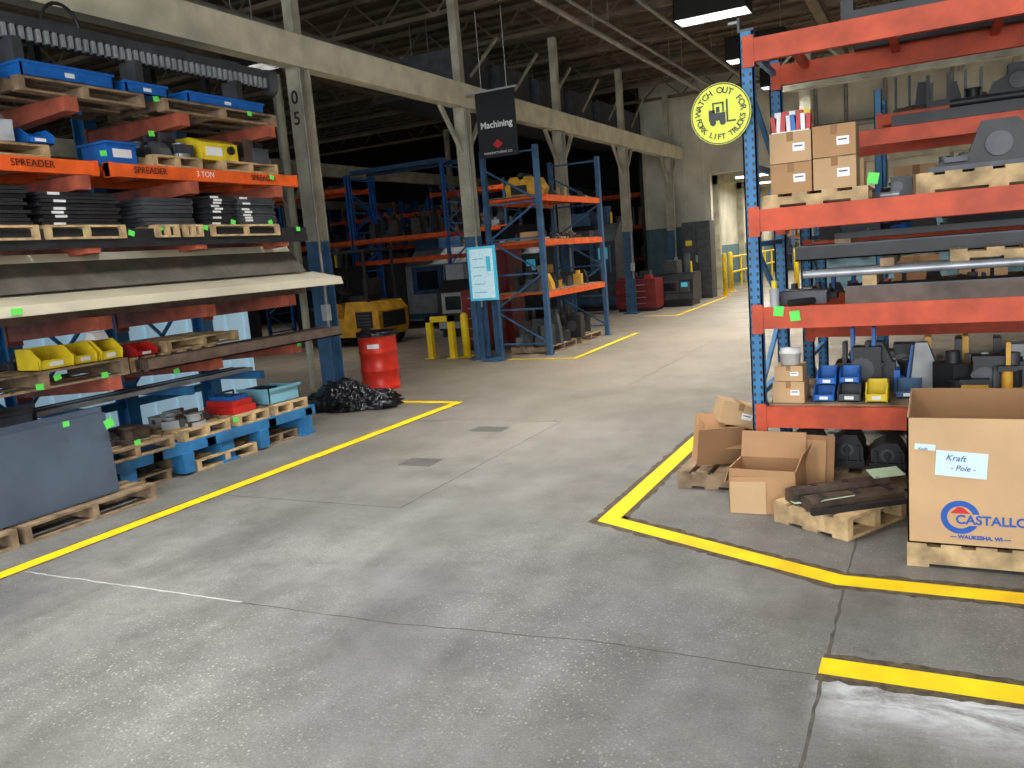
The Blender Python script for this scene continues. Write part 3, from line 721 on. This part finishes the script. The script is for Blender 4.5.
# warning roundel on rack upright
b=MB(); sc=Vector((-1.21,5.44,2.49)); R=.19
b.cyl((sc.x,5.45,sc.z),(sc.x,5.44,sc.z),R,SGREEN,n=48)
def ring(b,r0,r1,y,m,a0=0,a1=2*math.pi,n=48):
    vs=[];fs=[]
    for i in range(n+1):
        a=a0+(a1-a0)*i/n
        for rr in (r0,r1): vs.append((sc.x+rr*math.cos(a),y,sc.z+rr*math.sin(a)))
    for i in range(n): fs.append((2*i,2*i+1,2*i+3,2*i+2))
    b.add(vs,fs,m)
ring(b,.180,.186,5.4385,SBLK)
y=5.438
def pic(x0,z0,x1,z1): b.box(sc.x+x0,y-.001,sc.z+z0,sc.x+x1,y,sc.z+z1,SBLK)
pic(-.075,-.04,.03,.008); pic(-.075,.008,-.035,.028); pic(-.05,.01,-.041,.07); pic(-.05,.063,.022,.072); pic(.012,.01,.022,.07); pic(.036,-.055,.047,.085); pic(.047,-.055,.095,-.045)
pic(-.028,.01,-.006,.045)
for dx in (-.05,.012): b.cyl((sc.x+dx,y+.0005,sc.z-.05),(sc.x+dx,y-.0015,sc.z-.05),.02,SBLK)
b.box(sc.x+.02,5.45,sc.z-.02,sc.x+.15,5.49,sc.z+.02,STEEL)
sg=b.done('forklift_warning_sign')
def arc_text(s,r,a_start,a_end,size,flip):
    n=len(s)
    for i,ch in enumerate(s):
        if ch==' ': continue
        a=a_start+(a_end-a_start)*i/(n-1)
        x=sc.x+r*math.cos(a); z=sc.z+r*math.sin(a); tilt=(a-math.pi/2) if not flip else (a+math.pi/2)
        text(ch,size,(x,y-.001,z),(math.pi/2,-tilt,0),SBLK,sg,'letter',bold=.0008)
arc_text('WATCH OUT FOR',.142,math.radians(172),math.radians(8),.052,False)
arc_text('FORK LIFT TRUCKS',.142,math.radians(190),math.radians(350),.048,True)

# ---------------------------------------------------------------- floor cartons on the right
def open_box(x,y,z,w,d,h,m,flaps,rot=0,name='open_cardboard_box',t=.006):
    b=MB()
    b.box(x,y,z,x+w,y+d,z+t,CARDD)
    b.box(x,y,z,x+w,y+t,z+h,m); b.box(x,y+d-t,z,x+w,y+d,z+h,m); b.box(x,y,z,x+t,y+d,z+h,m); b.box(x+w-t,y,z,x+w,y+d,z+h,m)
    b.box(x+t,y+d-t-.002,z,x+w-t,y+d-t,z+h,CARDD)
    for (side,L,ang) in flaps:
        if side=='f': M=Matrix.Translation((x,y,z+h))@Matrix.Rotation(ang,4,'X'); b.box(0,-L,-t/2,w,0,t/2,m,M=M)
        if side=='b': M=Matrix.Translation((x,y+d,z+h))@Matrix.Rotation(ang,4,'X'); b.box(0,0,-t/2,w,L,t/2,m,M=M)
        if side=='l': M=Matrix.Translation((x,y,z+h))@Matrix.Rotation(ang,4,'Y'); b.box(-L,0,-t/2,0,d,t/2,m,M=M)
        if side=='r': M=Matrix.Translation((x+w,y,z+h))@Matrix.Rotation(ang,4,'Y'); b.box(0,0,-t/2,L,d,t/2,m,M=M)
    return b.done(name,rot=rot,origin=(x+w/2,y+d/2,z))
open_box(-1.16,5.04,0,.41,.32,.27,CARD,[('b',.17,1.25),('r',.12,-1.2),('l',.1,-1.3)],rot=-.05)
b=MB(); M=Matrix.Translation((-.86,5.42,0))@Matrix.Rotation(-.12,4,'X')@Matrix.Rotation(.04,4,'Y')
b.box(-.3,0,0,.27,.008,.41,CARDD,M=M); b.box(-.28,-.012,0,.22,-.004,.38,CARD,M=M); b.done('flattened_cardboard')
b=MB(); M=Matrix.Translation((-.95,5.0,0))@Matrix.Rotation(.03,4,'Z')@Matrix.Rotation(-.16,4,'X')@Matrix.Rotation(-.03,4,'Y')
b.box(-.2,0,0,.2,.006,.23,CARD,M=M); b.box(-.2,-.006,.0,.02,0,.2,CARDL,M=M); b.done('flattened_cardboard')
pallet(-1.62,5.45,0,.48,.75,WOODD,.12)
open_box(-1.46,5.7,.12,.3,.3,.22,CARD,[('f',.12,.9),('l',.12,.7),('b',.14,.6),('r',.1,-.9)],rot=.25)
o=carton(-1.43,5.72,.36,.26,.22,.16,CARDL,rot=.45); o.rotation_euler[1]=.3; o.location.z+=.03
b=MB(); M=Matrix.Translation((-1.4,5.62,.13))@Matrix.Rotation(.5,4,'Z')@Matrix.Rotation(.35,4,'X'); b.box(-.12,0,0,.2,.008,.3,CARDD,M=M); M=Matrix.Translation((-1.55,5.75,.13))@Matrix.Rotation(-.3,4,'Z')@Matrix.Rotation(-.25,4,'X'); b.box(-.05,0,0,.2,.008,.34,CARD,M=M); b.done('flattened_cardboard')
# rotated pallet with dark castings
pallet(-.76,4.72,0,.5,.56,WOOD,.13,rot=-.52)
b=MB(); M=Matrix.Translation((-.5,5.0,.13))@Matrix.Rotation(.62,4,'Z')
b.prism([(-.17,0),(-.04,0),(-.05,.06),(-.08,.075),(-.15,.075),(-.17,.05)],'x',-.28,.30,RUST,M=M)
b.prism([(-.02,0),(.1,0),(.1,.07),(.06,.09),(.0,.09),(-.02,.06)],'x',-.3,.31,RUST,M=M)
b.prism([(.11,0),(.2,0),(.19,.05),(.13,.06)],'x',-.22,.3,BLK,M=M)
for j in (-.2,.0,.2): b.box(j,-.16,.074,j+.03,-.07,.08,BLK,M=M); b.cyl(M@Vector((j+.05,.04,.088)),M@Vector((j+.05,.04,.096)),.02,BLK)
b.box(-.3,-.23,0,.33,-.20,.03,BLK,M=M); b.done('cast_iron_bars')
b=MB(); b.cbox(-.27,5.24,.235,.2,.1,.004,PGRN,rz=.6,rx=.3); b.cbox(-.68,4.86,.145,.16,.12,.004,PGRN,rz=.4,rx=-.15); b.cbox(-.5,4.80,.19,.2,.05,.004,PGRN,rz=.7,rx=-.5); b.done('packing_slip')
# big printed box
pallet(-.13,4.36,0,1.15,.82,WOOD,.125,along='x')
bx=open_box(-.126,4.35,.127,1.1,.82,.638,CARDL,[],name='large_printed_cardboard_box',t=.008)
b=MB(); b.box(-.005,4.345,.48,.215,4.349,.605,PLAB); b.box(-.1,4.345,.60,-.01,4.348,.63,PLAB)
lb=b.done('paper_label'); lb.parent=bx; lb.matrix_parent_inverse=Matrix.Translation(bx.location).inverted(); lb.rotation_euler[1]=.06
text('Kraft',.042,(.085,4.343,.57),(math.pi/2,.08,0),INK,bx,shear=.3); text('- Pole -',.036,(.115,4.343,.52),(math.pi/2,.06,0),INK,bx,shear=.3); text('Kraft',.02,(-.055,4.343,.613),FACE,INK,bx)
sc=Vector((.105,4.349,.274))
b=MB(); ring(b,.056,.084,4.3487,LOGO); b.box(.075,4.3478,.235,.3,4.3485,.292,CARDL)
b.prism([(.062,.294),(.148,.294),(.115,.326),(.095,.326)],'y',4.3475,4.3485,REDP)
lg=b.done('printed_logo'); lg.parent=bx; lg.matrix_parent_inverse=Matrix.Translation(bx.location).inverted()
text('CASTALLOY',.062,(.085,4.3465,.262),FACE,LOGO,bx,align='LEFT',bold=.0015); text('— WAUKESHA, WI —',.026,(.19,4.347,.175),FACE,LOGO,bx,bold=.001)

# ---------------------------------------------------------------- centre rack & signage
rackY('pallet_rack',12.6,15.4,-6.85,-5.85,3.5,[1.07,1.95,2.70],ORG,BLUED)
pallet(-6.7,12.8,0,.8,1.1,WOODD,.12); pallet(-6.7,14.1,0,.8,1.1,WOODD,.12)
parts(-6.65,12.85,-5.95,13.85,.12,30,71,.65,[BLK,DKG,RUST]); parts(-6.65,14.1,-5.95,15.15,.12,30,72,.6,[BLK,DKG,RUST])
parts(-6.75,12.7,-5.95,15.3,1.085,40,73,.45,[BLK,YELM,DKG,BLK,BLK]); parts(-6.75,12.7,-5.95,15.3,1.965,18,74,.15,[BLK,DKG,RUST])
parts(-6.75,13.6,-5.95,15.3,2.715,12,75,.2,[BLK,DKG,WOOD])
b=MB(); b.prism([(-6.6,2.715),(-6.05,2.715),(-6.0,2.85),(-6.1,3.03),(-6.5,3.05),(-6.62,2.9)],'y',12.9,13.4,YELM); b.box(-6.5,12.88,2.75,-6.2,12.9,2.9,SBLK); b.cyl((-6.3,12.9,3.05),(-6.3,13.3,3.05),.06,BLK); b.done('yellow_motor_housing')
b=MB(); b.box(-6.3,12.7,1.965,-5.95,12.72,2.1,CARD); b.box(-6.7,13,1.97,-6,14.2,2.0,WOOD); b.done('wooden_board')
# machining sign
b=MB(); b.box(-6.62,12.1,3.32,-5.92,12.13,4.35,SBLK)
for x in (-6.5,-6.04): b.cyl((x,12.115,4.35),(x,12.115,5.6),.008,STEEL,n=6)
b.box(-6.8,12.1,4.35,-5.87,12.14,4.38,LGR)
b.prism([(-6.36,3.52),(-6.27,3.45),(-6.18,3.52),(-6.27,3.60)],'y',12.095,12.1,REDP)
s=b.done('department_sign'); text('Machining',.145,(-6.27,12.098,3.83),FACE,WHT,s,bold=.003); text('MANUFACTURING CO.',.05,(-6.27,12.098,3.39),FACE,WHT,s)
# information board on rack end
b=MB(); b.box(-7.0,12.05,1.02,-6.47,12.08,1.92,POST); b.box(-6.95,12.04,1.06,-6.52,12.05,1.88,POSTW)
for i in range(5): b.box(-6.9,12.035,1.15+.14*i,-6.66-.04*(i%3),12.04,1.165+.14*i,POST)
b.box(-6.64,12.035,1.5,-6.56,12.04,1.75,POST)
b.box(-6.52,12.08,0,-6.48,12.12,1.95,BLUED); b.box(-6.98,12.08,0,-6.94,12.12,1.95,BLUED); b.box(-6.80,11.9,0,-6.44,12.3,.02,BLUED); b.done('information_board')

# ---------------------------------------------------------------- yellow bollards etc.
def ubar(x,y,w,h,ax='x',m=SAFE):
    b=MB(); r=.05
    dx,dy=(w,0) if ax=='x' else (0,w)
    b.box(x-r,y-r,0,x+r,y+r,h,m); b.box(x+dx-r,y+dy-r,0,x+dx+r,y+dy+r,h,m)
    b.box(min(x,x+dx)-r,min(y,y+dy)-r,h-.1,max(x,x+dx)+r,max(y,y+dy)+r,h,m)
    b.box(x-.1,y-.1,0,x+.1,y+.1,.012,m); b.box(x+dx-.1,y+dy-.1,0,x+dx+.1,y+dy+.1,.012,m)
    return b.done('guard_barrier')
ubar(-8.15,12.45,.46,.76)
def bollard(x,y,h=1.1):
    b=MB(); b.lathe((x,y,0),[(0,0),(.07,0),(.07,h-.06),(.05,h-.02),(0,h)],SAFE,20); b.box(x-.13,y-.13,0,x+.13,y+.13,.012,SAFE); b.done('bollard')
bollard(-7.5,12.6,.8)
for (x,y) in ((-5.7,25.3),(-5.95,27.3),(-3.6,25.2)): bollard(x,y,1.3)
def rail(x,y0,y1):
    b=MB()
    y=y0
    while y<=y1+.01: b.cyl((x,y,0),(x,y,1.1),.04,SAFE,n=10); y+=1.6
    for z in (.55,1.08): b.cyl((x,y0,z),(x,y1,z),.035,SAFE,n=10)
    b.done('safety_railing')
rail(-6.3,29,38.6); rail(-3.75,30,39.6)
rackY('pallet_rack',40.5,44.5,-6.6,-5.9,3.0,[.8,1.6,2.4],ORG,BLUED)
for z in (.815,1.615,2.415): parts(-6.55,40.7,-5.95,44.3,z,20,int(z*50),.5,[CARD,BLK,BLUEB,WHTM])

def machine(x,y,w,d,h,m,m2,name='cnc_machine'):
    b=MB(); b.box(x+.05,y+.05,0,x+w-.05,y+d,.15,BLK)
    b.prism([(y,.15),(y+d,.15),(y+d,h),(y+d*.35,h),(y+.03,h*.8),(y,h*.45)],'x',x,x+w,m)
    b.box(x+w*.12,y-.03,h*.42,x+w*.62,y+.03,h*.78,m2); b.box(x+w*.2,y-.035,h*.48,x+w*.54,y-.03,h*.72,GLASS)
    b.box(x+w*.72,y-.25,h*.45,x+w*.95,y-.15,h*.75,m2); b.box(x+w*.75,y-.255,h*.6,x+w*.92,y-.25,h*.73,POST)
    b.box(x+w*.8,y-.2,h*.7,x+w*.85,y+.1,h*.74,m2)
    b.box(x+w*.1,y+.3,h,x+w*.5,y+d*.9,h+.35,m2); b.cyl((x+w*.7,y+d*.6,h),(x+w*.7,y+d*.6,h+.5),.12,m2)
    b.box(x,y-.004,.2,x+w,y,.35,m2); b.cyl((x+w*.9,y+.3,h),(x+w*.9,y+.3,h+.3),.03,SAFE)
    return b.done(name,bevel=.01)
def forklift(x,y):
    b=MB(); w=1.15
    b.prism([(x+.35,.22),(x+2.05,.22),(x+2.12,.4),(x+2.12,.78),(x+1.95,.98),(x+1.25,1.0),(x+1.15,.62),(x+.55,.60),(x+.45,.95),(x+.35,.95)],'y',y,y+w,YELM)
    b.box(x+1.5,y-.012,.42,x+1.95,y,.78,BLK)
    for k in range(4): b.box(x+1.55,y-.02,.47+.07*k,x+1.9,y-.012,.50+.07*k,DKG)
    b.box(x+2.12,y+.15,.4,x+2.135,y+w-.15,.75,BLK)
    b.box(x+1.15,y+.3,.98,x+1.6,y+w-.3,1.12,BLK); b.box(x+1.55,y+.3,1.1,x+1.68,y+w-.3,1.5,BLK)
    for (px,ang) in ((x+.45,.12),(x+1.85,-.02)):
        for py in (y+.05,y+w-.05): b.bar((px,py,.95),(px+ang*1.0,py,2.1),.05,.05,BLK)
    b.box(x+.5,y,2.08,x+1.9,y+.06,2.14,BLK); b.box(x+.5,y+w-.06,2.08,x+1.9,y+w,2.14,BLK)
    for k in range(8): b.box(x+.52+.18*k,y,2.1,x+.56+.18*k,y+w,2.14,BLK)
    b.cyl((x+.62,y+w/2,.95),(x+.78,y+w/2,1.25),.02,BLK); b.cyl((x+.76,y+w/2,1.22),(x+.80,y+w/2,1.27),.17,BLK,n=20)
    for (wx,r) in ((x+.55,.26),(x+1.75,.22)):
        for py in (y-.02,y+w-.16):
            b.cyl((wx,py,r),(wx,py+.18,r),r,BLK,n=24); b.cyl((wx,py-.005,r),(wx,py,r),r*.5,YELM,n=18)
    for py in (y+.2,y+w-.28): b.box(x+.18,py,.08,x+.28,py+.08,2.25,BLK); b.box(x+.08,py,.04,x+.16,py+.1,.6,BLK); b.box(x-.9,py,.03,x+.16,py+.1,.07,DKG)
    for z in (.5,1.2,2.2): b.box(x+.2,y+.2,z,x+.26,y+w-.2,z+.08,BLK)
    b.cyl((x+.23,y+w/2,.1),(x+.23,y+w/2,1.9),.04,STEEL); b.box(x+.06,y+.15,.3,x+.1,y+w-.15,.36,BLK); b.box(x+.06,y+.15,.62,x+.1,y+w-.15,.68,BLK)
    return b.done('forklift',bevel=.012)
forklift(-12.9,14.5)
machine(-13.2,19.2,2.0,1.8,2.1,LGR,BLUED); machine(-10.6,19.6,1.5,1.6,2.2,DKG,BLK); machine(-16.5,19,2.4,1.8,2.1,BLK,DKG)
machine(-14.25,15.8,1.3,1.2,1.8,BLK,DKG); machine(-11.2,24,2.2,1.6,2.2,WHTM,DKG); machine(-20,24,2.4,1.8,2.2,LGR,BLK); machine(-10.2,16.0,1.2,1.0,1.3,BLK,LGR)
machine(-17.5,14,2.2,1.6,1.9,DKG,BLUED); machine(-24,20,2.4,1.8,2.2,LGR,BLUEB); machine(-9.4,21.5,1.6,1.4,2.4,DKG,BLUED); machine(-16.5,11.2,1.8,1.3,1.7,BLK,DKG)
rackX('pallet_rack',-16.6,-13.4,17.2,18.2,4.1,[1.3,2.45,3.8],ORG,BLUEB,.11); rackX('pallet_rack',-13.3,-10.5,17.2,18.2,4.1,[1.9,2.45],ORG,BLUEB,.11)
parts(-16.4,17.3,-13.6,18.1,2.45,34,81,.6,[CARD,BLK,LGR,DKG,REDP]); parts(-13.1,17.3,-10.7,18.1,2.45,34,82,.6,[BLK,BLK,RUST,DKG])
parts(-16.4,17.3,-13.6,18.1,3.8,18,83,.3,[BLK,DKG,BRN])
b=MB(); b.box(-13.3,17.3,4.1,-10.5,17.5,4.2,BLUED); b.box(-13.3,18,4.1,-10.5,18.15,4.2,BLUED); b.done('jib_beam')
rackX('pallet_rack',-22,-18.5,27,28,4.2,[1.3,2.5,3.7],ORG,BLUEB,.13); rackX('pallet_rack',-18.4,-15,27,28,4.2,[1.3,2.5,3.7],ORG,BLUEB,.13)
rackX('pallet_rack',-14.2,-11.6,22.5,23.5,4.1,[1.4,2.7,3.9],ORG,BLUED,.12); parts(-14,22.6,-11.8,23.4,2.7,22,96,.8,[CARD,BLK,LGR,DKG]); parts(-14,22.6,-11.8,23.4,1.4,22,97,.8,[CARD,BLK,LGR,BLUEB])
for z in (1.3,2.5,3.7):
    parts(-21.8,27.1,-15.2,27.9,z,44,int(z*10),.8,[CARD,BLK,LGR,DKG,BLUEB,REDP])
rackX('pallet_rack',-12.5,-9,30,31,4.2,[1.3,2.5,3.7],ORG,BLUEB,.13); parts(-12.3,30.1,-9.2,30.9,2.5,30,91,.8,[CARD,BLK,LGR]); parts(-12.3,30.1,-9.2,30.9,1.3,30,92,.8,[CARD,BLK,LGR])
def cabinet(x,y,w,d,h,m,n,name):
    b=MB(); b.box(x,y,.08,x+w,y+d,h,m); b.box(x+.04,y+.04,0,x+w-.04,y+d,.08,BLK)
    for i in range(n):
        z0=.12+(h-.2)*i/n; b.box(x+.03,y-.015,z0,x+w-.03,y,z0+(h-.2)/n-.02,m); b.box(x+w*.25,y-.035,z0+(h-.2)/n-.08,x+w*.75,y-.02,z0+(h-.2)/n-.06,STEEL)
    return b.done(name,bevel=.006)
cabinet(-8.0,13.4,.6,.6,1.15,REDK,5,'tool_chest')
b=MB(); b.box(-8.1,14.3,0,-7.4,14.9,2.0,REDK); b.box(-8.05,14.28,.1,-7.76,14.3,1.9,REDK); b.box(-7.74,14.28,.1,-7.45,14.3,1.9,REDK); b.box(-7.79,14.26,.9,-7.71,14.28,1.1,STEEL); b.box(-8,14.27,1.5,-7.8,14.28,1.7,WHT); b.done('red_storage_cabinet')
cabinet(-7.6,20.8,1.1,.7,.85,REDK,4,'tool_chest'); parts(-7.5,20.85,-6.6,21.4,.85,8,95,.3,[REDP,BLK,DKG])
machine(-6.8,21.9,1.0,.9,.9,BLK,DKG,'lathe')
b=MB(); b.box(-6.8,24.7,0,-5.95,25.3,2.3,DKG); b.box(-6.75,24.68,.1,-6.4,24.7,2.2,DKG); b.box(-6.36,24.68,.1,-6.0,24.7,2.2,DKG); b.box(-6.41,24.66,1.1,-6.35,24.68,1.3,STEEL); b.box(-6.7,24.67,1.6,-6.5,24.68,1.75,YEL); b.done('electrical_cabinet',bevel=.006)
# overhead ducts between girder & roof
b=MB()
for i in range(6):
    y=13+i*1.8; b.box(-8.6,y,4.7,-7.5,y+1.3,5.4,DKG); b.box(-8.65,y+.1,4.65,-8.6,y+1.2,5.45,CREAMD)
    b.bar((-7.5,y+.6,5.0),(-7.5,y+1.8,5.9),.05,.05,CREAMD)
b.box(-9,12.6,4.6,-7.3,24.0,4.7,BLK); b.done('overhead_ductwork')
b=MB()
for x in (-3.0,-2.2,-1.2,.4,2.2,5):
    b.cyl((x,25.5,1),(x,25.5,6.7),.05,PIPE,n=8); b.box(x+.2,25.35,1.2,x+.6,25.56,2.0,LGR)
b.cyl((-3.3,25.45,4.6),(15,25.45,4.6),.08,PIPE,n=10); b.box(-3.3,25.2,3.5,15,25.5,3.7,CREAMD); b.done('wall_conduit')
for x,y in ((2,16.3),(7,16.3),(-2.6,20.3)):
    b=MB()
    for (z0,z1,m) in ((0,2.1,WBLUE),(2.1,5.84,CREAM)):
        b.box(x-.12,y-.12,z0,x+.12,y-.1,z1,m); b.box(x-.12,y+.1,z0,x+.12,y+.12,z1,m); b.box(x-.01,y-.1,z0,x+.01,y+.1,z1,m)
    b.done('steel_column')
b=MB(); b.box(-2.6,16.2,4.6,15,16.4,4.63,CREAMD); b.box(-2.6,16.28,4.3,15,16.32,4.6,CREAMD); b.box(-2.6,16.2,4.27,15,16.4,4.3,CREAMD)
for i in range(14): b.bar((-2.6+1.2*i,16.3,4.63),(-2.0+1.2*i,16.3,5.2),.04,.04,CREAMD); b.bar((-2.0+1.2*i,16.3,5.2),(-1.4+1.2*i,16.3,4.63),.04,.04,CREAMD)
b.box(-2.6,16.25,5.2,15,16.35,5.28,CREAMD); b.done('steel_girder')

# ---------------------------------------------------------------- lamps
def ceiling_fill(x,y,power,z=5.5,color=(1,.99,.97)):
    # added ceiling lamp; deep black louvred housing shaped to hide its glow from camera
    b=MB(); hx=.62; hy=.27; dp=.42
    b.box(x-hx,y-hy,z,x-hx+.012,y+hy,z+dp+.06,HOUS); b.box(x+hx-.012,y-hy,z,x+hx,y+hy,z+dp+.06,HOUS)
    b.box(x-hx,y-hy,z,x+hx,y-hy+.012,z+dp+.06,HOUS); b.box(x-hx,y+hy-.012,z,x+hx,y+hy,z+dp+.06,HOUS)
    b.box(x-hx,y-hy,z+dp+.04,x+hx,y+hy,z+dp+.06,HOUS)
    for q in (-.2,.2): b.box(x+q-.004,y-hy,z,x+q+.004,y+hy,z+dp-.04,HOUS)
    for s in (-.5,.5): b.cyl((x+s,y,z+dp+.06),(x+s,y,6.7),.006,STEEL,n=6)
    b.done('added_lamp_housing')
    L=bpy.data.lights.new('lamp','AREA'); L.shape='RECTANGLE'; L.size=1.15; L.size_y=.48; L.energy=power; L.color=color
    o=bpy.data.objects.new('added_ceiling_lamp',L); o.location=(x,y,z+dp); COL.objects.link(o)
for (x,y,p) in ((-3.4,-1.5,700),(-3.4,3.2,620),(-3.4,7.0,600),(-3.4,11.0,680),(-3.4,15,860),(-3.4,19,780),(-3.4,23,720),(2.8,1,560),(2.9,9,640),(3,19.5,1050),(6.5,22,1050),(-.6,22.5,950),(-11,12,230),(-11,21,260),(-19,17,270)): ceiling_fill(x,y,p)
for y in (27,31,35,39,47):
    L=bpy.data.lights.new('lamp','AREA'); L.size=1.2; L.energy=120; L.color=(1,.98,.92); o=bpy.data.objects.new('corridor_lamp',L); o.location=(-5,y,3.5); COL.objects.link(o)
    b=MB(); b.box(-5.6,y-.1,3.57,-4.4,y+.1,3.62,LAMP); b.box(-5.65,y-.14,3.62,-4.35,y+.14,3.89,LGR); b.done('fluorescent_fixture')
# fill light added behind the camera, tinted like daylight
L=bpy.data.lights.new('rear_fill','AREA'); L.shape='RECTANGLE'; L.size=12; L.size_y=5; L.energy=1500; L.color=(.93,.97,1)
o=bpy.data.objects.new('rear_fill_light',L); o.location=(2,-6.5,3.2); o.rotation_euler=(math.radians(90),0,0); COL.objects.link(o)
w=bpy.data.worlds.new('world'); scene.world=w; w.use_nodes=True
w.node_tree.nodes['Background'].inputs[0].default_value=(.8,.88,1,1); w.node_tree.nodes['Background'].inputs[1].default_value=.6

# ---------------------------------------------------------------- camera
cam=bpy.data.cameras.new('camera'); cam.sensor_width=36; cam.lens=36*816/1024; cam.clip_end=200
co=bpy.data.objects.new('camera',cam); COL.objects.link(co)
X=Vector((.8876,.0023,.4607)).normalized(); Y=Vector((.4532,.1736,-.8743)); Y=(Y-X*Y.dot(X)).normalized(); Z=X.cross(Y)
R=Matrix((X,Y,Z)).to_4x4()
co.matrix_world=Matrix.Translation((0,0,1.7))@R
scene.camera=co
